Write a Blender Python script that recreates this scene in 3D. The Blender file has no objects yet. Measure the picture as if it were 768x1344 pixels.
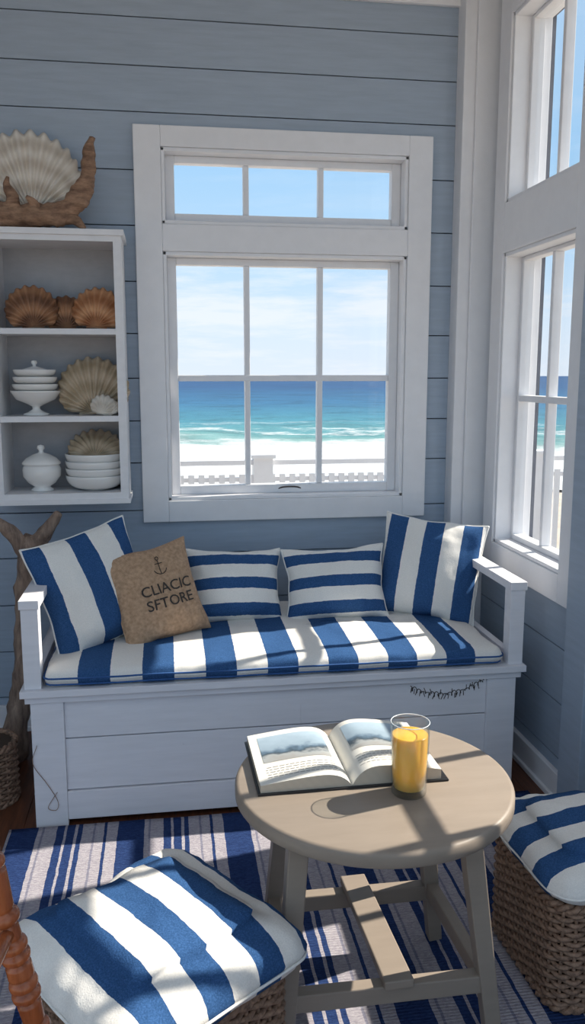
import bpy, math, random
from mathutils import Vector, Matrix, noise
random.seed(7)
S=bpy.context.scene
COL=S.collection
pi=math.pi
S.view_settings.view_transform='Standard'

# ------------------------------------------------------------------ materials
def newmat(name):
    m=bpy.data.materials.new(name); m.use_nodes=True
    nt=m.node_tree; nt.nodes.clear()
    out=nt.nodes.new('ShaderNodeOutputMaterial')
    b=nt.nodes.new('ShaderNodeBsdfPrincipled')
    nt.links.new(b.outputs[0],out.inputs[0])
    return m,nt,b,out
def N(nt,t,**kw):
    n=nt.nodes.new(t)
    for k,v in kw.items(): setattr(n,k,v)
    return n
def setin(n,**kw):
    for k,v in kw.items():
        n.inputs[k.replace('_',' ')].default_value=v
def math_(nt,op,a,b=None,c=None):
    n=nt.nodes.new('ShaderNodeMath'); n.operation=op
    for i,v in enumerate((a,b,c)):
        if v is None: continue
        if isinstance(v,(int,float)): n.inputs[i].default_value=v
        else: nt.links.new(v,n.inputs[i])
    return n.outputs[0]
def mixc(nt,f,a,b,mode='MIX'):
    n=nt.nodes.new('ShaderNodeMix'); n.data_type='RGBA'; n.blend_type=mode
    for i,v in ((0,f),(6,a),(7,b)):
        if isinstance(v,(int,float)): n.inputs[i].default_value=v
        elif isinstance(v,tuple): n.inputs[i].default_value=(v[0],v[1],v[2],1)
        else: nt.links.new(v,n.inputs[i])
    return n.outputs[2]
def noise_(nt,scale,detail=4,vec=None,rough=.5,stretch=None,coord='Object'):
    tc=N(nt,'ShaderNodeTexCoord'); o=tc.outputs[coord]
    if vec is not None: o=vec
    if stretch:
        mp=N(nt,'ShaderNodeMapping'); mp.inputs['Scale'].default_value=stretch
        nt.links.new(o,mp.inputs[0]); o=mp.outputs[0]
    n=N(nt,'ShaderNodeTexNoise'); setin(n,Scale=scale,Detail=detail,Roughness=rough)
    nt.links.new(o,n.inputs['Vector'])
    return n.outputs['Fac']
def ramp(nt,f,stops):
    r=N(nt,'ShaderNodeValToRGB'); e=r.color_ramp.elements
    while len(e)<len(stops): e.new(.5)
    for i,(p,c) in enumerate(stops):
        e[i].position=p; e[i].color=(c[0],c[1],c[2],1) if isinstance(c,tuple) else (c,c,c,1)
    nt.links.new(f,r.inputs[0]); return r.outputs[0]
def bump(nt,b,h,strength=.3,dist=.002):
    n=N(nt,'ShaderNodeBump'); setin(n,Strength=strength,Distance=dist)
    nt.links.new(h,n.inputs['Height']); nt.links.new(n.outputs[0],b.inputs['Normal'])

def m_plain(name,col,rough=.6,nscale=20,var=.12,bmp=.1,dist=.001,spec=.4):
    m,nt,b,o=newmat(name)
    f=noise_(nt,nscale,4)
    dark=tuple(c*(1-var) for c in col); lite=tuple(min(1,c*(1+var)) for c in col)
    nt.links.new(ramp(nt,f,[(.3,dark),(.7,lite)]),b.inputs['Base Color'])
    setin(b,Roughness=rough); b.inputs['Specular IOR Level'].default_value=spec
    bump(nt,b,f,bmp,dist)
    return m
def m_paint(name,col,stretch=(1,8,8),chips=0.0,rough=.5,chipcol=(.16,.13,.11),lo=.92,hi=1.05,bmp=.2):
    m,nt,b,o=newmat(name)
    f=noise_(nt,6,6,stretch=stretch,rough=.6)
    base=ramp(nt,f,[(.3,tuple(c*lo for c in col)),(.7,tuple(min(1,c*hi) for c in col))])
    if chips>0:
        g=noise_(nt,30,5,stretch=tuple(s*.35 for s in stretch),rough=.7)
        base=mixc(nt,ramp(nt,g,[(.72-chips*.1,0.0),(.76-chips*.1,.8)]),base,chipcol)
    nt.links.new(base,b.inputs['Base Color']); setin(b,Roughness=rough)
    b.inputs['Specular IOR Level'].default_value=.3
    bump(nt,b,f,bmp,.002)
    return m
def m_wood(name,c1,c2,stretch=(1,1,8),scale=8,rough=.5,bmp=.4):
    m,nt,b,o=newmat(name)
    f=noise_(nt,scale,8,stretch=stretch,rough=.65)
    nt.links.new(ramp(nt,f,[(.3,c1),(.68,c2)]),b.inputs['Base Color'])
    setin(b,Roughness=rough); bump(nt,b,f,bmp,.003)
    return m
BLUE=(.032,.088,.215); WHITE=(.80,.775,.73)
def m_stripe(name,axis,period,offset=0,duty=.5,c1=BLUE,c2=WHITE,wob=.004):
    m,nt,b,o=newmat(name)
    tc=N(nt,'ShaderNodeTexCoord'); sp=N(nt,'ShaderNodeSeparateXYZ')
    nt.links.new(tc.outputs['Object'],sp.inputs[0])
    v=sp.outputs[axis]
    w=math_(nt,'MULTIPLY',math_(nt,'SUBTRACT',noise_(nt,60,3),.5),wob)
    v=math_(nt,'ADD',math_(nt,'ADD',v,w),offset+50*period)
    fr=math_(nt,'FRACT',math_(nt,'DIVIDE',v,period))
    s=math_(nt,'LESS_THAN',fr,duty)
    f=noise_(nt,330,3)
    f2=noise_(nt,14,4)
    bl=ramp(nt,f,[(.3,tuple(c*.75 for c in c1)),(.5,c1),(.75,tuple(min(1,c*1.35+.008) for c in c1))])
    wh=ramp(nt,f,[(.3,tuple(c*.92 for c in c2)),(.7,tuple(min(1,c*1.04) for c in c2))])
    col=mixc(nt,s,wh,bl)
    nt.links.new(col,b.inputs['Base Color']); setin(b,Roughness=.95)
    b.inputs['Specular IOR Level'].default_value=.08
    h=math_(nt,'ADD',math_(nt,'MULTIPLY',f,.4),math_(nt,'MULTIPLY',f2,2.0))
    bump(nt,b,h,.45,.003)
    return m

M_wall=m_paint('blue_grey_shiplap_paint',(.36,.43,.52),(1,8,10),.03,.55,(.25,.22,.2))
M_wallR=m_paint('blue_grey_shiplap_paint_side',(.36,.43,.52),(8,1,10),.0,.55)
M_gap=m_plain('groove_shadow_backing',(.12,.13,.16),.9)
M_white=m_paint('white_trim_paint',(.80,.80,.82),(3,3,3),.0,.45,lo=.97,hi=1.02,bmp=.06)
M_bench=m_paint('distressed_white_paint',(.78,.77,.80),(1,6,9),.28,.5,(.35,.31,.30),lo=.95,hi=1.03)
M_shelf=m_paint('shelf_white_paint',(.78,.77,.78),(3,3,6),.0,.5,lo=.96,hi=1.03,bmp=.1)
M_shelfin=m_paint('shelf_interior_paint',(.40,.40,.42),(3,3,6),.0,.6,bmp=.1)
M_table=m_paint('taupe_table_paint',(.285,.235,.19),(1,5,5),.0,.42,bmp=.1)
M_cer=m_plain('white_ceramic',(.82,.80,.77),.18,5,.02,.0,spec=.5)
M_drift=m_wood('driftwood',(.10,.05,.03),(.40,.24,.15),(3,3,9),6,.75,.9)
M_drift2=m_wood('driftwood_pale',(.11,.07,.055),(.38,.27,.20),(8,8,1.5),6,.75,.9)
M_chair=m_wood('varnished_orange_wood',(.20,.05,.016),(.42,.125,.045),(6,6,1),8,.25,.1)
M_wick=m_wood('wicker_strand',(.10,.055,.035),(.38,.235,.155),(4,4,4),22,.7,.3)
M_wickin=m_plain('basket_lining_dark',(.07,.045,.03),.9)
M_pipe=m_plain('white_piping',(.8,.78,.74),.85,80,.06,.3)
M_bluep=m_plain('blue_piping',(.03,.10,.28),.85,80,.1,.3)
M_ink=m_plain('charcoal_ink',(.05,.04,.035),.8)

def m_burlap():
    m,nt,b,o=newmat('burlap')
    tc=N(nt,'ShaderNodeTexCoord'); sp=N(nt,'ShaderNodeSeparateXYZ'); nt.links.new(tc.outputs['Object'],sp.inputs[0])
    wx=math_(nt,'SINE',math_(nt,'MULTIPLY',sp.outputs[0],1500)); wy=math_(nt,'SINE',math_(nt,'MULTIPLY',sp.outputs[1],1500))
    w=math_(nt,'MULTIPLY',wx,wy)
    f=noise_(nt,90,4); h=math_(nt,'ADD',math_(nt,'MULTIPLY',w,.25),f)
    nt.links.new(ramp(nt,h,[(.25,(.31,.19,.11)),(.75,(.56,.37,.235))]),b.inputs['Base Color'])
    setin(b,Roughness=.95); bump(nt,b,h,.5,.002); return m
M_burlap=m_burlap()

def m_glass(name,tint=(1,1,1),k=.06,e=.5,edge=None):
    m,nt,b,o=newmat(name); nt.nodes.remove(b)
    t=N(nt,'ShaderNodeBsdfTransparent'); t.inputs[0].default_value=(*tint,1)
    g=N(nt,'ShaderNodeBsdfGlossy'); g.inputs['Roughness'].default_value=.02
    lw=N(nt,'ShaderNodeLayerWeight'); lw.inputs[0].default_value=.3
    p3=math_(nt,'POWER',lw.outputs['Facing'],3.0)
    f=math_(nt,'ADD',math_(nt,'MULTIPLY',p3,e),k)
    if edge: nt.links.new(mixc(nt,p3,tint,edge),t.inputs[0])
    mx=N(nt,'ShaderNodeMixShader'); nt.links.new(f,mx.inputs[0]); nt.links.new(t.outputs[0],mx.inputs[1]); nt.links.new(g.outputs[0],mx.inputs[2])
    nt.links.new(mx.outputs[0],o.inputs[0]); return m
M_pane=m_glass('window_glass',(.98,.99,1),.02)
M_glass=m_glass('drinking_glass',(.96,.98,.98),.05,.75,(.62,.68,.70))
M_rim=m_plain('glass_rim_highlight',(.75,.80,.82),.08,5,.02,.0,spec=.8)

def m_juice():
    m,nt,b,o=newmat('orange_juice')
    tc=N(nt,'ShaderNodeTexCoord'); sp=N(nt,'ShaderNodeSeparateXYZ'); nt.links.new(tc.outputs['Object'],sp.inputs[0])
    nt.links.new(ramp(nt,math_(nt,'DIVIDE',sp.outputs[2],.12),[(0,(.95,.66,.22)),(.35,(1,.47,.06)),(1,(1,.50,.07))]),b.inputs['Base Color'])
    setin(b,Roughness=.25); b.inputs['Subsurface Weight'].default_value=.5; b.inputs['Subsurface Radius'].default_value=(.03,.018,.006)
    b.inputs['Subsurface Scale'].default_value=.6
    return m
M_juice=m_juice()

def m_shell(name,c1,c2,freq=90):
    m,nt,b,o=newmat(name)
    tc=N(nt,'ShaderNodeTexCoord'); ln=N(nt,'ShaderNodeVectorMath',operation='LENGTH'); nt.links.new(tc.outputs['Object'],ln.inputs[0])
    d=math_(nt,'ADD',ln.outputs['Value'],math_(nt,'MULTIPLY',noise_(nt,12,3),.03))
    w=math_(nt,'MULTIPLY_ADD',math_(nt,'SINE',math_(nt,'MULTIPLY',d,freq)),.35,.5)
    f=math_(nt,'MULTIPLY_ADD',noise_(nt,30,4),.5,math_(nt,'MULTIPLY',w,.5))
    nt.links.new(ramp(nt,f,[(.25,c1),(.75,c2)]),b.inputs['Base Color']); setin(b,Roughness=.5)
    bump(nt,b,w,.2,.001); return m
M_shW=m_shell('shell_cream',(.55,.48,.40),(.78,.73,.65))
M_shB=m_shell('shell_brown',(.12,.05,.025),(.40,.20,.10))
M_shO=m_shell('shell_orange_brown',(.30,.11,.04),(.62,.33,.17))
M_shT=m_shell('shell_tan',(.36,.27,.17),(.58,.46,.33))

# ------------------------------------------------------------------ mesh builder
class B:
    def __init__(s): s.v=[];s.f=[];s.m=[];s.sm=[]
    def quadgrid(s,rows,mi=0,closeu=False,smooth=True,flip=False):
        b=len(s.v); n=len(rows[0])
        for r in rows: s.v+= [tuple(p) for p in r]
        for i in range(len(rows)-1):
            for j in range(n if closeu else n-1):
                k=(j+1)%n
                q=(b+i*n+j,b+i*n+k,b+(i+1)*n+k,b+(i+1)*n+j)
                s.f.append(q[::-1] if flip else q); s.m.append(mi); s.sm.append(smooth)
        return b,n
    def box(s,x0,x1,y0,y1,z0,z1,mi=0):
        b=len(s.v)
        s.v+=[(x0,y0,z0),(x1,y0,z0),(x1,y1,z0),(x0,y1,z0),(x0,y0,z1),(x1,y0,z1),(x1,y1,z1),(x0,y1,z1)]
        for q in ((0,3,2,1),(4,5,6,7),(0,1,5,4),(1,2,6,5),(2,3,7,6),(3,0,4,7)):
            s.f.append(tuple(b+i for i in q)); s.m.append(mi); s.sm.append(False)
    def beam(s,p0,p1,w,h,mi=0,up=(0,0,1),w1=None,h1=None):
        p0=Vector(p0);p1=Vector(p1);d=(p1-p0).normalized();u=Vector(up)
        r=d.cross(u).normalized(); u=r.cross(d)
        w1=w1 or w;h1=h1 or h
        b=len(s.v)
        for p,ww,hh in((p0,w,h),(p1,w1,h1)):
            for a,c in((-1,-1),(1,-1),(1,1),(-1,1)): s.v.append(tuple(p+r*a*ww/2+u*c*hh/2))
        for q in ((0,1,2,3),(7,6,5,4),(0,4,5,1),(1,5,6,2),(2,6,7,3),(3,7,4,0)):
            s.f.append(tuple(b+i for i in q)); s.m.append(mi); s.sm.append(False)
    def tube(s,path,rad,seg=8,mi=0,closed=False,nz=0,nsc=8):
        P=[Vector(p) for p in path]; n=len(P); rows=[]
        prev=None
        for i,p in enumerate(P):
            if closed: t=(P[(i+1)%n]-P[i-1])
            else: t=(P[min(i+1,n-1)]-P[max(i-1,0)])
            t.normalize()
            if prev is None:
                a=Vector((0,0,1)) if abs(t.z)<.9 else Vector((1,0,0))
                u=t.cross(a).normalized()
            else:
                u=(prev-t*prev.dot(t)).normalized()
            prev=u; w=t.cross(u)
            r=rad[i] if isinstance(rad,(list,tuple)) else rad
            row=[]
            for k in range(seg):
                an=2*pi*k/seg; d=u*math.cos(an)+w*math.sin(an); rr=r
                if nz:
                    q=p*nsc+d*.9; rr=r*(1+nz*noise.noise(q)+nz*.5*noise.noise(q*2.7))
                row.append(p+d*rr)
            rows.append(row)
        if closed: rows.append(rows[0])
        b,m=s.quadgrid(rows,mi,True)
        if not closed:
            for i0,fl in((b,1),(b+(n-1)*seg,0)):
                f=[i0+k for k in range(seg)]
                s.f.append(tuple(f[::-1] if fl else f)); s.m.append(mi); s.sm.append(True)
    def lathe(s,prof,seg=40,mi=0,c=(0,0,0)):
        rows=[[(c[0]+r*math.cos(2*pi*k/seg),c[1]+r*math.sin(2*pi*k/seg),c[2]+z) for k in range(seg)] for r,z in prof]
        s.quadgrid(rows,mi,True)
    def obj(s,name,mats,parent=None,loc=(0,0,0),rot=(0,0,0),bevel=0,solid=0,sub=0):
        me=bpy.data.meshes.new(name); me.from_pydata(s.v,[],s.f)
        for m in mats: me.materials.append(m)
        me.polygons.foreach_set('material_index',s.m); me.polygons.foreach_set('use_smooth',s.sm)
        me.update(); me.validate()
        o=bpy.data.objects.new(name,me); COL.objects.link(o)
        o.location=loc;o.rotation_euler=rot
        if parent: o.parent=parent
        if solid:
            md=o.modifiers.new('Solid','SOLIDIFY'); md.thickness=solid; md.offset=0
        if bevel:
            md=o.modifiers.new('Bevel','BEVEL'); md.width=bevel; md.segments=2; md.limit_method='ANGLE'
        return o
def empty(name,loc=(0,0,0),rz=0):
    e=bpy.data.objects.new(name,None); COL.objects.link(e); e.location=loc; e.rotation_euler=(0,0,rz); e.empty_display_size=.1
    return e
def catmull(pts,n=8):
    P=[Vector(p) for p in pts]; P=[2*P[0]-P[1]]+P+[2*P[-1]-P[-2]]; out=[]
    for i in range(1,len(P)-2):
        for k in range(n):
            t=k/n; a,b,c,d=P[i-1:i+3]
            out.append(.5*((2*b)+(c-a)*t+(2*a-5*b+4*c-d)*t*t+(3*b-a-3*c+d)*t**3))
    out.append(P[-2]); return out
def cm_r(rs,n=8):
    return [v.x for v in catmull([(r,0,0) for r in rs],n)]

# ------------------------------------------------------------------ room shell
XR=1.285; YB=3.35; ZC=2.9; XL=-2.3; YF=-.5
rowz=[0,.14,.33,.52,.71,.89,1.08,1.245,1.41,1.58,1.775,1.98,2.18,2.385,2.545,2.71,ZC]
def planks(b,rng,opens,put):
    for z0,z1 in zip(rowz[:-1],rowz[1:]):
        cuts=sorted({z0,z1}|{z for o in opens for z in o[2:4] if z0<z<z1})
        for a,c in zip(cuts[:-1],cuts[1:]):
            mid=(a+c)/2
            a2=a+.0022 if a==z0 else a; c2=c-.0022 if c==z1 else c
            x=rng[0]
            for o in sorted(o for o in opens if o[2]<mid<o[3]):
                if o[0]>x: put(x,o[0],a2,c2)
                x=o[1]
            if x<rng[1]: put(x,rng[1],a2,c2)
def backing(rng,opens,put):
    zs=sorted({0,ZC}|{z for o in opens for z in o[2:4]})
    for a,c in zip(zs[:-1],zs[1:]):
        x=rng[0]
        for o in sorted(o for o in opens if o[2]<(a+c)/2<o[3]):
            put(x,o[0],a,c); x=o[1]
        put(x,rng[1],a,c)
opB=[(0,.955,.93,1.885),(0,.955,1.985,2.26)]
b=B()
planks(b,(XL,XR),opB,lambda x0,x1,z0,z1:b.box(x0,x1,YB,YB+.02,z0,z1,0))
backing((XL,XR+.16),opB,lambda x0,x1,z0,z1:b.box(x0,x1,YB+.02,YB+.14,z0,z1,1))
b.obj('wall_back',[M_wall,M_gap])
W2=(2.52,3.09)
opR=[(*W2,.775,1.87),(*W2,2.05,2.70),(1.30,2.20,.775,1.87),(1.30,2.20,2.05,2.70)]  # last two openings are cut for the added, out-of-view window
b=B()
planks(b,(YF,YB),opR,lambda x0,x1,z0,z1:b.box(XR,XR+.02,x0,x1,z0,z1,0))
backing((YF,YB+.02),opR,lambda x0,x1,z0,z1:b.box(XR+.02,XR+.14,x0,x1,z0,z1,1))
b.obj('wall_right',[M_wallR,M_gap])
b=B(); planks(b,(1.0,YB),[],lambda x0,x1,z0,z1:b.box(XL-.02,XL,x0,x1,z0,z1,0)); b.box(XL-.12,XL-.02,1.0,YB+.02,0,ZC,1)
b.obj('wall_left',[M_wallR,M_gap])
M_floor=m_wood('reddish_wood_floor',(.06,.022,.011),(.18,.065,.032),(12,1,1),5,.4,.2)
b=B()
x=XL-.1
while x<XR+.1:
    b.box(x,x+.118,YF,YB+.02,-.04,0,0); x+=.12
b.box(XL-.1,XR+.14,YF,YB+.14,-.12,-.03,1)
b.obj('floor',[M_floor,M_gap])
b=B(); b.box(XL-.1,XR+.16,.9,YB+.14,ZC,ZC+.08,0); b.obj('ceiling',[M_white])
b=B(); b.box(XL,XR,YB-.022,YB,ZC-.09,ZC); b.box(XL,XR,YB-.045,YB,ZC-.035,ZC); b.obj('trim_crown',[M_white],bevel=.004)
b=B(); b.box(1.145,1.285,3.265,YB,0,ZC); b.box(1.19,1.285,3.25,3.265,0,ZC); b.obj('trim_corner_post',[M_white],bevel=.004)
b=B(); b.box(XR-.035,XR,2.30,2.44,0,ZC,0); b.obj('trim_wall_post',[M_wallR],bevel=.004)
b=B(); b.box(XL,1.145,YB-.02,YB,0,.11); b.box(XL,1.145,YB-.028,YB,0,.02); b.obj('baseboard_back',[M_white],bevel=.003)
b=B(); b.box(XR-.02,XR,2.44,3.25,0,.10); b.box(XR-.03,XR,2.44,3.25,0,.02); b.box(XR-.02,XR,YF,2.30,0,.10); b.obj('baseboard_right',[M_white],bevel=.003)

# windows ---------------------------------------------------------------
def window(name,side,u0,u1,z0,z1,t0,t1,cas,frameu,vm,hm):
    e=empty(name)
    fr=B()
    def bx(a0,a1,w0,w1,d0,d1,mi=0):
        if side=='B': fr.box(a0,a1,YB-d1,YB-d0,w0,w1,mi)
        else: fr.box(XR-d1,XR-d0,a0,a1,w0,w1,mi)
    cl,cr,cb,ct=cas
    bx(u0-cl,u0,cb,ct,0,.03); bx(u1,u1+cr,cb,ct,0,.03)
    bx(u0,u1,cb,z0,0,.03); bx(u0,u1,z1,t0,0,.03); bx(u0,u1,t1,ct,0,.03)
    for (a0,a1,w0,w1) in ((u0,u1,z0,z1),(u0,u1,t0,t1)):
        g=.014
        bx(a0,a0+g,w0,w1,-.12,.022); bx(a1-g,a1,w0,w1,-.12,.022); bx(a0,a1,w0,w0+g,-.12,.022); bx(a0,a1,w1-g,w1,-.12,.022)
        f=frameu
        bx(a0+g,a0+f,w0+g,w1-g,-.085,-.04); bx(a1-f,a1-g,w0+g,w1-g,-.085,-.04)
        bx(a0+f,a1-f,w0+g,w0+f,-.085,-.04); bx(a0+f,a1-f,w1-f*.8,w1-g,-.085,-.04)
        for v in vm:
            bx(v-.011,v+.011,w0+f,w1-f*.8,-.08,-.045)
    for h in hm: bx(u0+frameu,u1-frameu,h-.012,h+.012,-.082,-.043)
    fr.obj('frame',[M_white],parent=e,bevel=.003)
    fr=B()
    bx(u0+.02,u1-.02,z0+.02,z1-.02,-.064,-.061); bx(u0+.02,u1-.02,t0+.02,t1-.02,-.064,-.061)
    fr.obj('glass_panes',[M_pane],parent=e)
    return e
w1=window('window_1','B',0,.955,.93,1.885,1.985,2.26,(.1,.095,.845,2.335),.05,[.325,.62],[1.41])
b=B(); b.tube(catmull([(.44,3.395,.958),(.47,3.388,.968),(.52,3.388,.968),(.55,3.395,.958)],5),.003,8); b.obj('latch',[M_ink],parent=w1)
window('window_2','R',*W2,.775,1.87,2.05,2.70,(.075,.1,.68,2.80),.035,[2.82],[1.335])
window('window_3_added','R',1.30,2.20,.775,1.87,2.05,2.70,(.1,.095,.68,2.80),.045,[1.60,1.90],[1.335])  # unseen window, added to let sun onto the table and footstool

# ------------------------------------------------------------------ outside
def ring(name,r0,r1,z,mat,n=160,k=24):
    b=B(); rows=[]
    for i in range(k+1):
        r=r0*(r1/r0)**(i/k)
        rows.append([(r*math.cos(2*pi*j/n),r*math.sin(2*pi*j/n),z) for j in range(n)])
    b.quadgrid(rows,0,True,True,True)
    return b.obj(name,[mat])
m,nt,bs,o=newmat('pale_sand')
f=noise_(nt,3,6); nt.links.new(ramp(nt,f,[(.3,(.40,.34,.27)),(.7,(.54,.47,.40))]),bs.inputs['Base Color']); setin(bs,Roughness=.95); bump(nt,bs,f,.4,.05)
ring('beach',.5,40,-1.75,m)
m,nt,bs,o=newmat('sea_water')
tc=N(nt,'ShaderNodeTexCoord'); ln=N(nt,'ShaderNodeVectorMath',operation='LENGTH'); nt.links.new(tc.outputs['Object'],ln.inputs[0])
d=ln.outputs['Value']
wob=math_(nt,'MULTIPLY',math_(nt,'SUBTRACT',noise_(nt,.12,4),.5),16)
dd=math_(nt,'ADD',d,wob)
l=math_(nt,'DIVIDE',math_(nt,'LOGARITHM',dd,10),3.6)
base=ramp(nt,l,[(.40,(.34,.44,.36)),(.44,(.12,.28,.25)),(.49,(.05,.20,.26)),(.55,(.025,.12,.23)),(.66,(.014,.065,.17)),(.95,(.011,.052,.15))])
foamn=noise_(nt,.35,7,rough=.75)
edge=math_(nt,'ADD',math_(nt,'DIVIDE',dd,10),math_(nt,'MULTIPLY',foamn,1.6))
foam=ramp(nt,math_(nt,'DIVIDE',edge,8),[(.57,1.0),(.62,.15),(.66,.0),(.685,.0),(.70,.8),(.72,0.0),(.79,0.0),(.80,.35),(.81,0.0)])
n2=noise_(nt,.9,5,rough=.7)
col=mixc(nt,foam,base,(.68,.70,.70))
ang=N(nt,'ShaderNodeMath',operation='ARCTAN2'); sp=N(nt,'ShaderNodeSeparateXYZ'); nt.links.new(tc.outputs['Object'],sp.inputs[0])
nt.links.new(sp.outputs[1],ang.inputs[0]); nt.links.new(sp.outputs[0],ang.inputs[1])
cb=N(nt,'ShaderNodeCombineXYZ'); nt.links.new(math_(nt,'MULTIPLY',ang.outputs[0],9),cb.inputs[0]); nt.links.new(math_(nt,'MULTIPLY',l,75),cb.inputs[1])
wv=ramp(nt,noise_(nt,1.6,5,vec=cb.outputs[0],rough=.7),[(.38,.55),(.5,.88),(.62,1.0)])
col=mixc(nt,.75,col,wv,'MULTIPLY')
nt.links.new(col,bs.inputs['Base Color']); setin(bs,Roughness=.5); bs.inputs['Specular IOR Level'].default_value=.15
bump(nt,bs,n2,.5,.3)
ring('ocean',24,6000,-1.68,m,200,60)
b=B()
FY=7.0
x0,x1=-4,5.5
b.box(x0,x1,FY-.03,FY+.03,.68,.72); b.box(x0,x1,FY-.02,FY+.02,.54,.575); b.box(x0,x1,FY-.02,FY+.02,-.3,-.26)
x=x0
while x<x1:
    b.box(x,x+.05,FY-.035,FY-.015,-.4,.60); x+=.085
for px in (-3,-1.1,.79,2.5,3.25,5.4):
    b.box(px-.08,px+.08,FY-.08,FY+.08,-1.76,.74); b.box(px-.1,px+.1,FY-.1,FY+.1,.74,.77)
b.obj('beach_fence',[M_white])

# ------------------------------------------------------------------ rug
def m_rug():
    m,nt,b,o=newmat('striped_rug_weave')
    tc=N(nt,'ShaderNodeTexCoord'); sp=N(nt,'ShaderNodeSeparateXYZ'); nt.links.new(tc.outputs['Object'],sp.inputs[0])
    x=math_(nt,'ADD',sp.outputs[0],math_(nt,'MULTIPLY',noise_(nt,25,3),.006))
    fr=math_(nt,'FRACT',math_(nt,'DIVIDE',math_(nt,'ADD',x,10.07),.33))
    r=N(nt,'ShaderNodeValToRGB'); r.color_ramp.interpolation='CONSTANT'
    st=[(0,0),(.22,1),(.26,.55),(.28,1),(.40,0),(.47,1),(.495,0),(.57,1),(.595,0),(.64,1),(.74,.55),(.76,1),(.84,0),(.87,1),(.97,0)]
    e=r.color_ramp.elements
    while len(e)<len(st): e.new(.5)
    for i,(p,c) in enumerate(st): e[i].position=p; e[i].color=(c,c,c,1)
    nt.links.new(fr,r.inputs[0])
    wv=noise_(nt,60,4,stretch=(1.5,6,1),rough=.8)
    blue=ramp(nt,wv,[(.35,(.010,.022,.08)),(.65,(.034,.07,.20))])
    wh=ramp(nt,wv,[(.35,(.26,.24,.29)),(.65,(.52,.49,.52))])
    nt.links.new(mixc(nt,r.outputs[0],blue,wh),b.inputs['Base Color']); setin(b,Roughness=.95)
    b.inputs['Specular IOR Level'].default_value=.1
    rib=math_(nt,'SINE',math_(nt,'MULTIPLY',sp.outputs[1],700))
    bump(nt,b,math_(nt,'ADD',math_(nt,'MULTIPLY',rib,.3),wv),.7,.004)
    return m
b=B(); rows=[]
nx,ny=60,70
for j in range(ny+1):
    y=.55+(2.545-.55)*j/ny
    rows.append([(-.52+1.72*i/nx,y,.007+.002*noise.noise(Vector((i*.15,j*.15,0)))) for i in range(nx+1)])
b.quadgrid(rows)
b.obj('striped_rug',[m_rug()],solid=.008)

# ------------------------------------------------------------------ cushions
def rrect(a,bb,r,n):
    r=min(r,a*.999,bb*.999)
    segs=[('l',(a,-(bb-r)),(a,bb-r)),('c',(a-r,bb-r),0),('l',(a-r,bb),(-(a-r),bb)),('c',(-(a-r),bb-r),pi/2),
          ('l',(-a,bb-r),(-a,-(bb-r))),('c',(-(a-r),-(bb-r)),pi),('l',(-(a-r),-bb),(a-r,-bb)),('c',(a-r,-(bb-r)),1.5*pi)]
    lens=[math.dist(s[1],s[2]) if s[0]=='l' else r*pi/2 for s in segs]; L=sum(lens); out=[]
    for i in range(n):
        d=L*i/n
        for sg,l in zip(segs,lens):
            if d<=l: break
            d-=l
        if sg[0]=='l':
            t=d/l if l>0 else 0; p=(sg[1][0]+(sg[2][0]-sg[1][0])*t,sg[1][1]+(sg[2][1]-sg[1][1])*t)
        else:
            an=sg[2]+d/r; p=(sg[1][0]+r*math.cos(an),sg[1][1]+r*math.sin(an))
        out.append(p)
    return out,L
def cushion(name,a,bb,h,mat,pmat,r=.05,crown=.02,nz=.004,parent=None,loc=(0,0,0),rz=0,pipes=(1,0),pipe=.0045,seed=0,n=160):
    b=B(); e=min(h*.42,.036); k=min(a,bb)
    prof=[(k*.97,0),(k*.6,0),(e*1.1,0),(e*.3,e*.3),(0,e),(-.003,h*.5),(0,h-e),(e*.12,h-e*.62),(e*.35,h-e*.3),(e*.7,h-e*.08),(e*1.1,h+crown*.06),(e*2.2,h+crown*.4),(k*.35,h+crown*.7),(k*.5,h+crown*.88),(k*.75,h+crown),(k*.97,h+crown)]
    base,_=rrect(a,bb,r,n)
    rows=[]
    for ins,z in prof:
        row=[]
        for (x,y) in base:
            sx=(a-ins)/a; sy=(bb-ins)/bb
            px,py=x*sx,y*sy
            w=noise.noise(Vector((px*9+seed,py*9,z*6)))*nz+noise.noise(Vector((px*28+seed,py*28,z*14)))*nz*.4
            zz=z+(w if z>h*.3 else 0)
            q=1+ (w*.8/a if ins<e else 0)
            row.append((px*q,py*q,zz))
        rows.append(row)
    b.quadgrid(rows,0,True)
    m=len(rows)-1
    b.f.append(tuple(m*n+i for i in range(n))); b.m.append(0); b.sm.append(True)
    b.f.append(tuple(range(n))[::-1]); b.m.append(0); b.sm.append(True)
    for zz in pipes:
        z=(e*.5 if zz==0 else (h-e if zz==1 else h*zz))
        pts=[]
        for x,y in base:
            w=noise.noise(Vector((x*9+seed,y*9,z*6)))*nz
            ins=e*.18 if zz==0 else -.001
            pts.append((x*((a-ins)/a+w*.8/a),y*((bb-ins)/bb+w*.8/a),z+w*.5))
        b.tube(pts,pipe,6,1,closed=True)
    return b.obj(name,[mat,pmat],parent=parent,loc=loc,rot=(0,0,rz))

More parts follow.
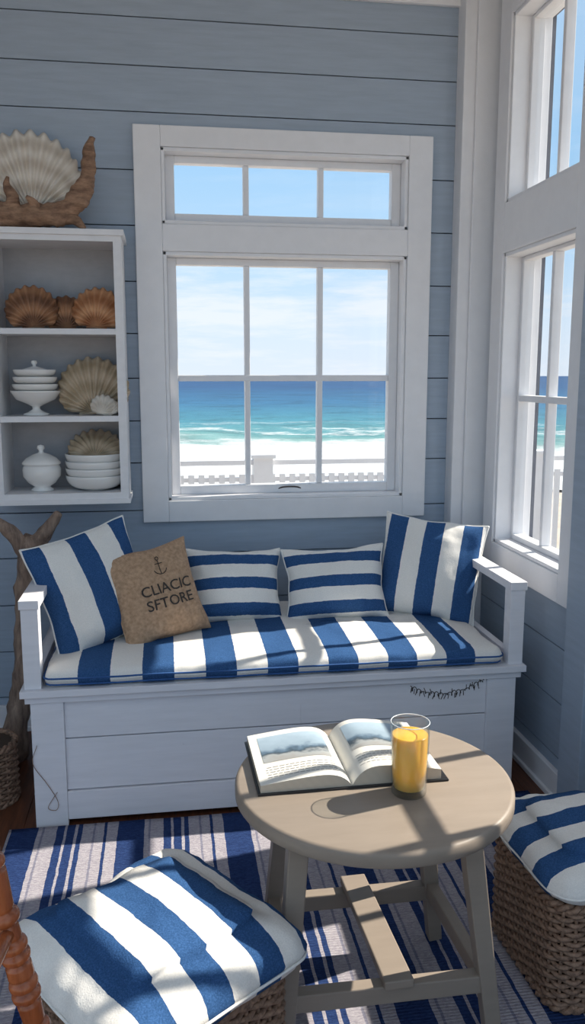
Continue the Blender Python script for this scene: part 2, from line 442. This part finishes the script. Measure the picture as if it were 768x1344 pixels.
def pillow(name,w,h,t,mats,loc,yaw,lean,roll=0,seed=0,pinch=.07,n=40,pipe=.004,pw=.42):
    b=B()
    def P(u,v,sg):
        x=w/2*u*(1-pinch*(1-v*v)*u*u); y=h/2*v*(1-pinch*(1-u*u)*v*v)
        k=max(0,(1-u*u)*(1-v*v))
        z=sg*t/2*(k**pw)
        wr=noise.noise(Vector((u*2.2+seed,v*2.2,sg*3)))*.014+noise.noise(Vector((u*6+seed,v*6,sg)))*.005
        z+=wr*min(1,k*4)
        z*=1-.15*v
        x+=.006*noise.noise(Vector((v*2+seed,5,0))); y+=.006*noise.noise(Vector((u*2+seed,9,0)))
        return (x,y,z)
    us=[math.sin(pi/2*(-1+2*i/n)) for i in range(n+1)]
    b.quadgrid([[P(u,v,1) for u in us] for v in us],0)
    b.quadgrid([[P(u,v,-1) for u in us] for v in us],0,flip=True)
    edge=[P(u,-1,1) for u in us[:-1]]+[P(1,v,1) for v in us[:-1]]+[P(u,1,1) for u in us[::-1][:-1]]+[P(-1,v,1) for v in us[::-1][:-1]]
    if pipe: b.tube(edge,pipe,6,1,closed=True)
    o=b.obj(name,mats,loc=loc,rot=(math.radians(90-lean),math.radians(roll),math.radians(yaw)))
    return o,P

# ------------------------------------------------------------------ bench
bx0,bx1=-.455,1.16; by0,by1=2.56,3.315; bz=.462
be=empty('storage_bench',(0,0,0))
b=B()
b.box(bx0+.015,bx0+.115,by0,by0+.03,0,bz-.02); b.box(bx1-.115,bx1-.015,by0,by0+.03,0,bz-.02)
for X in (bx0+.015,bx1-.045):
    b.box(X,X+.03,by0+.03,by1,0.0,bz-.02)
for z0,z1 in ((.292,.445),(.118,.288)):
    b.box(bx0+.115,bx1-.115,by0+.012,by0+.03,z0,z1)
b.box(.41,.413,by0+.0105,by0+.02,.292,.36)
b.box(bx0+.115,bx1-.115,by0+.004,by0+.03,.02,.114)
b.box(bx0+.045,bx1-.045,by1-.02,by1,0.02,bz-.02)
b.box(bx0-.012,bx1+.012,by0-.02,by1,bz-.022,bz)
b.box(bx0+.0,bx1-.0,by0-.006,by1,bz-.045,bz-.022)
for X0,X1 in ((bx0,bx0+.052),(bx1-.045,bx1+.005)):
    b.box(X0,X1,by0+.0,by0+.05,bz,.718)
    b.box(X0,X1,by1-.07,by1-.015,bz,.718)
    b.box(X0-.004,X1+.004,by0-.006,by1-.005,.718,.746)
    b.box(X0+.012,X1-.012,by0+.05,by1-.07,bz,bz+.03)
b.obj('frame',[M_bench],parent=be,bevel=.004)
def curve_lines(name,lines,rad,mat,parent=None,cyclic=False,res=1):
    cu=bpy.data.curves.new(name,'CURVE'); cu.dimensions='3D'; cu.bevel_depth=rad; cu.bevel_resolution=res
    for L in lines:
        sp=cu.splines.new('POLY'); sp.points.add(len(L)-1)
        for p,q in zip(sp.points,L): p.co=(q[0],q[1],q[2],1)
        sp.use_cyclic_u=cyclic
    cu.materials.append(mat)
    o=bpy.data.objects.new(name,cu); COL.objects.link(o)
    if parent: o.parent=parent
    return o
L1=[]
for i in range(300):
    t=i/299; x=.78+.255*t+.004*math.sin(t*105); z=.395-.14*t*(1-t)+.012*t+.006*math.cos(t*105)*(1+.6*math.sin(t*23))
    L1.append((x,by0+.0105,z))
tw=[L1]
for i in range(26):
    t=i/25; x=.785+.25*t; z=.395-.14*t*(1-t)+.012*t; a=random.uniform(-1,1)
    tw.append([(x,by0+.0105,z),(x+.008*a,by0+.0105,z+.017*random.choice((-1,1)))])
curve_lines('painted_script',tw,.0012,M_ink,be)
curve_lines('twine',[catmull([(-.425,by0-.004,.28),(-.44,by0-.004,.22),(-.40,by0-.004,.15),(-.37,by0-.004,.09),(-.375,by0-.004,.06),(-.40,by0-.004,.07),(-.37,by0-.004,.12)],8)],.001,M_drift,be)
M_seat=m_stripe('stripe_seat_cushion',0,.198,.05)
cushion('bench_seat_cushion',.748,.360,.056,M_seat,M_bluep,r=.03,crown=.014,nz=.006,loc=(.352,2.910,bz+.001),n=240,pipe=.003)

sz=bz+.057
MA=m_stripe('stripe_pillow_vertical',0,.165,.042,.46)
ME=m_stripe('stripe_pillow_vertical_b',0,.140,.035,.50)
MC=m_stripe('stripe_pillow_horizontal',1,.094,.021,.45)
pillow('throw_pillow',.385,.40,.15,[MA,M_pipe],(-.260,2.845,sz+.188),32,18,-11,1,pw=.48)
pillow('throw_pillow',.37,.29,.19,[MC,M_pipe],(.235,3.045,sz+.122),8,24,3,3,pinch=.11,pw=.55)
pillow('throw_pillow',.39,.29,.19,[MC,M_pipe],(.615,3.025,sz+.122),-5,24,-3,4,pinch=.11,pw=.55)
pillow('throw_pillow',.385,.385,.16,[ME,M_pipe],(.975,3.00,sz+.176),-24,18,6,5,pw=.48)
bp,PB=pillow('burlap_throw_pillow',.315,.335,.13,[M_burlap,M_burlap],(-.050,2.860,sz+.155),24,20,-8,6,pinch=.09,pipe=.003)
def onpil(x,y,w=.315,h=.335,lift=.0025):
    u,v=x/(w/2),y/(h/2); return (x,y,PB(u,v,1)[2]+lift)
def text_on(txt,size,yc,xs=1,xo=.02):
    cu=bpy.data.curves.new('t','FONT'); cu.body=txt; cu.size=size; cu.align_x='CENTER'; cu.resolution_u=3; cu.offset=.0004
    o=bpy.data.objects.new('t',cu); COL.objects.link(o); bpy.context.view_layer.update()
    me=bpy.data.meshes.new_from_object(o.evaluated_get(bpy.context.evaluated_depsgraph_get()))
    bpy.data.objects.remove(o)
    for v in me.vertices: v.co=onpil(v.co.x*xs+xo,v.co.y+yc)
    me.materials.clear(); me.materials.append(M_ink)
    t=bpy.data.objects.new('lettering',me); COL.objects.link(t); t.parent=bp
text_on('CLIACIC',.050,-.005); text_on('SFTORE',.050,-.055)
an=[]
an.append([onpil(.02,.060+.05*i/10) for i in range(11)])
an.append([onpil(.006+.028*i/6,.097) for i in range(7)])
an.append([onpil(.02+.026*math.sin(a),.083-.024*math.cos(a)) for a in [(-1.25+2.5*i/12) for i in range(13)]])
an.append([onpil(.02+.006*math.cos(a),.115+.006*math.sin(a)) for a in [2*pi*i/12 for i in range(13)]])
curve_lines('anchor_emblem',an,.0014,M_ink,bp)

# ------------------------------------------------------------------ shelf
sh=empty('hanging_shelf_unit')
b=B()
sx0,sx1,sy0,sy1=-.615,-.145,3.12,YB
b.box(sx0,sx0+.028,sy0,sy1,.995,1.885); b.box(sx1-.028,sx1,sy0,sy1,.995,1.885)
for z in (1.275,1.585): b.box(sx0+.028,sx1-.028,sy0+.004,sy1-.01,z-.02,z)
b.box(sx0,sx1,sy0,sy1,.972,.995)
b.box(sx0-.006,sx1+.006,sy0-.005,sy1,.955,.972)
b.box(sx0,sx1,sy0,sy1,1.885,1.905); b.box(sx0-.010,sx1+.010,sy0-.010,sy1,1.905,1.925)
b.obj('carcass',[M_shelf],parent=sh)
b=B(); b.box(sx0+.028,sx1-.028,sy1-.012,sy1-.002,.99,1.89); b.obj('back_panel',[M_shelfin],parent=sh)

def scallop(name,R,mat,loc,rot,ribs=13,dome=.28,seed=0,parent=None,ears=True):
    b=B(); nphi=ribs*10; nr=18; pm=math.radians(86); rows=[]
    for i in range(nr+1):
        rho=i/nr; row=[]
        for j in range(nphi+1):
            ph=-pm+2*pm*j/nphi
            rib=math.cos(2*pi*ribs*(j/nphi)+pi)
            L=R*(.44+.68*math.cos(ph)**.85)
            L*=1+.022*rib*rho**3
            r=rho*L
            z=dome*R*math.sin(pi*min(1,(.08+.80*rho)))**.8*math.cos(ph*.85)
            z+=.034*R*rib*rho**.7+.006*R*math.sin(rho*40+seed)
            row.append((r*math.sin(ph),r*math.cos(ph),z))
        rows.append(row)
    b.quadgrid(rows,0)
    if ears:
        for sg in(-1,1):
            k=len(b.v); b.v+=[(0,-.02*R,.06*R),(sg*.30*R,-.03*R,.03*R),(sg*.26*R,.17*R,.05*R),(0,.16*R,.10*R)]
            b.f.append((k,k+1,k+2,k+3)); b.m.append(0); b.sm.append(False)
    return b.obj(name,[mat],loc=loc,rot=rot,parent=parent,solid=.0025)
up=lambda lean=0,roll=0,yaw=0:(math.radians(90-lean),math.radians(roll),math.radians(yaw))
scallop('scallop_shell',.262,M_shW,(-.460,3.255,1.985),up(8,-4,4),18,.18)
scallop('scallop_shell',.130,M_shB,(-.468,3.20,1.592),up(12,-3,8),14,.3,1)
scallop('scallop_shell',.105,M_shB,(-.352,3.235,1.590),up(14,-8,0),12,.3,2)
scallop('scallop_shell',.128,M_shO,(-.244,3.20,1.592),up(14,4,-6),14,.3,3)
scallop('scallop_shell',.185,M_shT,(-.268,3.25,1.280),up(10,0,0),16,.2,4)
scallop('scallop_shell',.065,M_shW,(-.235,3.165,1.279),up(25,12,0),10,.4,5)
scallop('scallop_shell',.05,M_shW,(-.195,3.165,1.279),up(40,-20,0),10,.4,6)

def bowl_prof(r,h,foot=.4,t=.004):
    o=[(0,0),(r*foot,0),(r*foot,h*.08)]
    o+=[(r*(foot+(1-foot)*math.sin(pi/2*i/10)**.9),h*.08+h*.92*(1-math.cos(pi/2*i/10))) for i in range(1,11)]
    i_=[(x-t,max(z,t*1.5)) for x,z in o[::-1] if x-t>0 and z>0]
    return o+i_+[(0,h*.08+t)]
b=B()
b.lathe([(0,0),(.045,0),(.047,.006),(.03,.012),(.014,.022),(.014,.032),(.03,.04),(.07,.058),(.088,.085),(.09,.09),(.086,.09),(.066,.063),(.0,.05)],48)
for i in range(3): b.lathe(bowl_prof(.082-.003*i,.032,.5),48,0,(0,0,.082+.026*i))
b.lathe([(.0,.0),(.058,0),(.056,.012),(.03,.022),(.006,.028),(.006,.034),(.011,.04),(.009,.048),(0,.05)],40,0,(0,0,.150))
b.obj('stacked_bowls_on_compote',[M_cer],loc=(-.475,3.22,1.2755))
b=B()
b.lathe([(0,0),(.04,0),(.042,.006),(.028,.016),(.05,.03),(.068,.055),(.070,.08),(.066,.092),(.062,.096),(.070,.100),(.070,.106),(.055,.122),(.03,.136),(.010,.142),(.008,.150),(.014,.158),(.012,.168),(0,.172)],48)
b.obj('lidded_sugar_bowl',[M_cer],loc=(-.465,3.215,.9955))
b=B()
for i in range(4): b.lathe(bowl_prof(.108,.056,.45),56,0,(0,0,.027*i))
b.obj('stack_of_bowls',[M_cer],loc=(-.272,3.228,.9955))
scallop('scallop_shell',.14,M_shT,(-.268,3.185,1.105),up(52,0,0),14,.25,8)

b=B()
def branch(pts,rs,n=8,seg=12,nz=.35,nsc=14): b.tube(catmull(pts,n),cm_r(rs,n),seg,0,nz=nz,nsc=nsc)
branch([(-.66,3.17,1.985),(-.58,3.18,1.985),(-.50,3.18,1.975),(-.40,3.18,1.975),(-.33,3.18,2.00),(-.275,3.18,2.06),(-.25,3.18,2.14),(-.245,3.18,2.20),(-.235,3.18,2.245)],[.03,.042,.044,.042,.038,.032,.025,.020,.010],10,20,.5,22)
branch([(-.36,3.18,1.975),(-.31,3.17,1.965),(-.285,3.16,1.945),(-.27,3.16,1.932)],[.032,.02,.013,.007])
branch([(-.52,3.18,1.99),(-.515,3.17,2.03),(-.53,3.16,2.07),(-.525,3.16,2.10)],[.03,.022,.012,.005])
branch([(-.57,3.19,1.965),(-.56,3.16,1.945),(-.60,3.15,1.935)],[.03,.022,.012])
branch([(-.45,3.18,1.985),(-.44,3.15,2.01),(-.46,3.13,2.03)],[.03,.018,.006])
b.obj('driftwood_branch',[M_drift])
b=B()
branch([(-.61,3.06,0.0),(-.58,3.05,.12),(-.545,3.05,.32),(-.525,3.06,.52),(-.515,3.07,.68),(-.50,3.08,.80),(-.48,3.08,.84)],[.060,.047,.038,.036,.038,.044,.035],8,18,.4,12)
branch([(-.505,3.08,.76),(-.47,3.07,.83),(-.43,3.06,.875),(-.39,3.05,.935)],[.036,.032,.024,.013],8,12)
branch([(-.505,3.08,.76),(-.54,3.07,.84),(-.58,3.05,.89),(-.64,3.04,.93)],[.036,.03,.024,.013],8,12)
branch([(-.59,3.05,.07),(-.62,2.97,.03),(-.66,2.90,.016)],[.035,.025,.012],8,12)
b.obj('driftwood_trunk',[M_drift2])

# ------------------------------------------------------------------ wicker baskets
def wicker(parent,a,bb,h,r=.05,stake=.028,rowh=.0115,rad=.0058,z0=.0):
    base,L=rrect(a,bb,r,8); ns=int(L/stake)//2*2; per=4; n=ns*per
    pts,_=rrect(a,bb,r,n)
    nrm=[]
    for i in range(n):
        p=pts[(i+1)%n];q=pts[i-1]; tx,ty=p[0]-q[0],p[1]-q[1]; l=math.hypot(tx,ty); nrm.append((ty/l,-tx/l))
    lines=[]; rows=int(h/rowh)
    for k in range(rows):
        z=z0+rowh*(k+.5); L_=[]
        for i in range(n):
            o=.0055*math.cos(pi*i/per+(k%2)*pi)
            L_.append((pts[i][0]+nrm[i][0]*o,pts[i][1]+nrm[i][1]*o,z+.0012*noise.noise(Vector((i*.3,k,0)))))
        lines.append(L_)
    curve_lines('woven_strands',lines,rad,M_wick,parent,True,1)
    st=[[(pts[i][0],pts[i][1],z0),(pts[i][0],pts[i][1],z0+h)] for i in range(0,n,per)]
    curve_lines('stakes',st,.0045,M_wick,parent)
    b=B()
    for zz,ph in ((z0+h,0),(z0+h,pi),(z0+.006,0),(z0+.006,pi)):
        path=[(pts[i][0]+nrm[i][0]*.006*math.cos(i*.9+ph),pts[i][1]+nrm[i][1]*.006*math.cos(i*.9+ph),zz+.006*math.sin(i*.9+ph)) for i in range(n)]
        b.tube(path,.007,6,0,closed=True)
    b.obj('braided_rim',[M_wick],parent=parent)
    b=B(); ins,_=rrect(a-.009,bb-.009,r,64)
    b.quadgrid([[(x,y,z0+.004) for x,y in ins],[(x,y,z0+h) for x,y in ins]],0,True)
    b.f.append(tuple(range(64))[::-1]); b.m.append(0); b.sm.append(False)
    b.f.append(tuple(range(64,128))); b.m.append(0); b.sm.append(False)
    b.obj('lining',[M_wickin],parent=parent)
c1=empty('wicker_footstool',(-.045,1.470,.018),math.radians(36))
wicker(c1,.182,.185,.28,z0=0)
cushion('striped_cushion',.216,.216,.085,m_stripe('stripe_footstool',0,.118,.045,.5),M_pipe,r=.045,crown=.04,nz=.011,parent=c1,loc=(0,0,.287),seed=3,pipes=(.38,),pipe=.003)
c2=empty('wicker_footstool',(1.015,1.735,.018),math.radians(3))
wicker(c2,.205,.17,.25)
cushion('striped_cushion',.222,.190,.075,m_stripe('stripe_footstool_b',1,.118,.02,.5),M_pipe,r=.06,crown=.035,nz=.012,parent=c2,loc=(0,0,.257),seed=9,pipes=(.4,),pipe=.003)
c3=empty('wicker_basket',(-.63,2.78,.001))
wicker(c3,.095,.095,.2,r=.094)

# ------------------------------------------------------------------ table
te=empty('round_coffee_table',(.43,1.68,0))
b=B(); TR=.303; TZ=.55
b.lathe([(0,TZ-.036),(TR-.012,TZ-.036),(TR-.003,TZ-.032),(TR,TZ-.028),(TR,TZ-.008),(TR-.003,TZ-.002),(TR-.010,TZ),(0,TZ)],96)
b.obj('tabletop',[M_table],parent=te)
b=B()
feet=[(.225,-.185),(.21,.175),(-.215,.175),(-.228,-.185)]; tops=[(.165,-.15),(.15,.13),(-.17,.13),(-.190,-.15)]
def legat(i,z):
    t=z/(TZ-.05); return (feet[i][0]+(tops[i][0]-feet[i][0])*t,feet[i][1]+(tops[i][1]-feet[i][1])*t,z)
for i in range(4): b.beam((*feet[i],.0145),(*tops[i],TZ-.036),.034,.034,up=(0,1,0),w1=.042,h1=.042)
zs=.165
b.beam(legat(3,zs),legat(0,zs),.03,.040); b.beam(legat(2,zs-.01),legat(1,zs-.01),.03,.040)
b.beam(legat(0,zs+.0),legat(1,zs-.0),.028,.038); b.beam(legat(3,zs+.0),legat(2,zs-.0),.028,.038)
b.beam((.012,-.20,zs+.030),(.0,.19,zs+.020),.062,.02)
b.beam((-.16,-.15,TZ-.053),(.16,-.15,TZ-.053),.03,.033); b.beam((-.16,.13,TZ-.053),(.16,.13,TZ-.053),.03,.033)
b.obj('legs_and_stretchers',[M_table],parent=te,bevel=.003)

# book ---------------------------------------------------------------
bk=empty('open_book',(.372,1.762,TZ+.0005),math.radians(1))
PW,PH=.198,.25
def pz(t,side):
    base=.036 if side<0 else .050
    return .005+base*(1-math.exp(-t*8))*(1-.58*t**1.3)
m,nt,bs,o=newmat('page_edges'); tc=N(nt,'ShaderNodeTexCoord'); sp=N(nt,'ShaderNodeSeparateXYZ'); nt.links.new(tc.outputs['Object'],sp.inputs[0])
nt.links.new(ramp(nt,math_(nt,'MULTIPLY_ADD',math_(nt,'SINE',math_(nt,'MULTIPLY',sp.outputs[2],3400)),.5,.5),[(0,(.30,.25,.19)),(1,(.66,.60,.50))]),bs.inputs['Base Color'])
M_edge=m
M_page=m_plain('paper_page',(.72,.70,.64),.6,10,.02,.0)
b=B(); n=24
for sd in(-1,1):
    rows=[]
    for yv in(-PH/2,PH/2): rows.append([(sd*PW*i/n*(1),yv,pz(i/n,sd)) for i in range(n+1)])
    b.quadgrid(rows,0,flip=(sd<0))
    for yv in(-PH/2,PH/2):
        b.quadgrid([[(sd*PW*i/n*(1+.0),yv,.004) for i in range(n+1)],[(sd*PW*i/n,yv,pz(i/n,sd)) for i in range(n+1)]],1,smooth=False)
    b.quadgrid([[(sd*PW,-PH/2,.004),(sd*PW,PH/2,.004)],[(sd*PW,-PH/2,pz(1,sd)),(sd*PW,PH/2,pz(1,sd))]],1,smooth=False)
b.obj('pages',[M_page,M_edge],parent=bk)
b=B(); b.box(-PW-.006,PW+.016,-PH/2-.006,PH/2+.006,0,.004); b.obj('cover',[m_plain('black_cover',(.015,.015,.017),.4)],parent=bk,bevel=.001)
def patch(bb,sd,t0,t1,y0,y1,mi,k=14,lift=.0006):
    bb.quadgrid([[(sd*PW*(t0+(t1-t0)*i/k),y,pz(t0+(t1-t0)*i/k,sd)+lift) for i in range(k+1)] for y in (y0,y1)],mi,flip=(sd<0))
m,nt,bs,o=newmat('printed_seascape_photo')
tc=N(nt,'ShaderNodeTexCoord'); sp=N(nt,'ShaderNodeSeparateXYZ'); nt.links.new(tc.outputs['Object'],sp.inputs[0])
yy=math_(nt,'ADD',math_(nt,'DIVIDE',sp.outputs[1],PH),math_(nt,'MULTIPLY_ADD',noise_(nt,30,5),.30,.36))
nt.links.new(ramp(nt,yy,[(.38,(.30,.29,.27)),(.48,(.33,.35,.35)),(.54,(.04,.06,.08)),(.60,(.10,.16,.22)),(.66,(.26,.34,.41)),(.9,(.36,.46,.54))]),bs.inputs['Base Color']); setin(bs,Roughness=.5)
M_pic=m
b=B()
patch(b,-1,.12,.90,-.03,.100,0); patch(b,1,.12,.88,-.025,.105,0)
b.obj('printed_pictures',[M_pic],parent=bk)
b=B(); M_text=m_plain('printed_text',(.26,.25,.24),.7)
for sd in(-1,1):
    for k in range(5):
        y=-.055-.011*k
        x=.12
        while x<.88:
            w=random.uniform(.03,.07); patch(b,sd,x,min(x+w,.9),y,y+.0020,0,2); x+=w+.015
b.obj('printed_text',[M_text],parent=bk)

jg=empty('glass_of_orange_juice',(.487,1.598,TZ+.001))
b=B()
b.lathe([(0,0),(.034,0),(.0365,.003),(.0385,.05),(.041,.157),(.0405,.1585),(.039,.157),(.0365,.05),(.0345,.016),(0,.014)],56)
b.tube([(.0402*math.cos(2*pi*i/56),.0402*math.sin(2*pi*i/56),.158) for i in range(56)],.0009,6,1,closed=True)
b.obj('glass',[M_glass,M_rim],parent=jg)
b=B(); b.lathe([(0,.015),(.0335,.0165),(.0362,.05),(.0378,.130),(.036,.1315),(0,.131)],56); b.obj('juice',[M_juice],parent=jg)

# ------------------------------------------------------------------ chair (turned back posts), lower left
ch=empty('turned_wood_chair',(-.004,0,0))
def turned(b,p0,p1,r,seg=20,rings=None):
    p0=Vector(p0);p1=Vector(p1);L=(p1-p0).length; n=200; path=[];rad=[]
    for i in range(n+1):
        t=i/n; path.append(p0.lerp(p1,t)); rr=r*(1-.10*math.cos(t*2*pi*3))
        for c in (rings or []):
            dd=abs(t*L-c)
            if dd<.007: rr=r*(1.0+.22*math.sqrt(max(0,1-(dd/.007)**2)))
            elif dd<.011: rr=r*.82
        rad.append(rr)
    b.tube(path,rad,seg,0)
b=B()
cy=(.55,.985)
for y in cy:
    top=(-.235,y,.90); bot=(-.150,y,.45)
    turned(b,bot,top,.0150,rings=[.05,.065,.125,.14,.155,.205,.22,.26,.275,.315,.39,.44])
    turned(b,(-.13,y,0),bot,.0150,rings=[.1,.2,.3,.4]); turned(b,(.24,y,0),(.24,y,.45),.0150,rings=[.1,.2,.3,.4])
    b.tube([(-.13,y,.17),(.24,y,.17)],.01,10)
for z in (.52,.74,.86):
    xx=-.150-(z-.45)/.45*.085
    b.tube(catmull([(xx,cy[0],z),(xx-.015,(cy[0]+cy[1])/2,z+.01),(xx,cy[1],z)],8),.009,10)
b.tube([(.24,cy[0],.17),(.24,cy[1],.17)],.01,10); b.tube([(-.13,cy[0],.25),(-.13,cy[1],.25)],.01,10)
b.obj('frame',[M_chair],parent=ch)
b=B(); b.box(-.17,.27,cy[0]-.02,cy[1]+.015,.43,.46); b.obj('seat',[M_chair],parent=ch,bevel=.01)

# ------------------------------------------------------------------ light
w=bpy.data.worlds.new('World'); S.world=w; w.use_nodes=True; nt=w.node_tree; nt.nodes.clear()
out=N(nt,'ShaderNodeOutputWorld'); bg=N(nt,'ShaderNodeBackground'); nt.links.new(bg.outputs[0],out.inputs[0])
tc=N(nt,'ShaderNodeTexCoord'); sp=N(nt,'ShaderNodeSeparateXYZ'); nt.links.new(tc.outputs['Generated'],sp.inputs[0])
g=ramp(nt,sp.outputs[2],[(0,(.78,.86,.95)),(.05,(.72,.84,.96)),(.13,(.52,.74,.95)),(.24,(.38,.64,.92)),(.7,(.60,.69,.82))])
cl=noise_(nt,4.5,7,stretch=(1,1,7),coord='Generated',rough=.62)
fade=ramp(nt,sp.outputs[2],[(.10,1.0),(.18,.15)])
g=mixc(nt,math_(nt,'MULTIPLY',ramp(nt,cl,[(.50,0.0),(.66,.7)]),fade),g,(.92,.94,.97))
nt.links.new(g,bg.inputs[0]); bg.inputs[1].default_value=1.08
sun=bpy.data.lights.new('sun','SUN'); sun.energy=9; sun.angle=math.radians(.6); sun.color=(1,.91,.78)
so=bpy.data.objects.new('sun',sun); COL.objects.link(so)
d=Vector((-.90,-.20,-.82)); so.rotation_euler=d.to_track_quat('-Z','Y').to_euler()

# ------------------------------------------------------------------ camera
cam=bpy.data.cameras.new('camera'); co=bpy.data.objects.new('camera',cam); COL.objects.link(co)
cam.sensor_fit='VERTICAL'; cam.sensor_height=36; cam.lens=36*1100/1344; cam.clip_start=.02; cam.clip_end=20000
th=math.radians(8.5); p=math.atan(179/1100)
co.location=(0,0,1.42); co.rotation_euler=(pi/2-p,0,-th)
S.camera=co
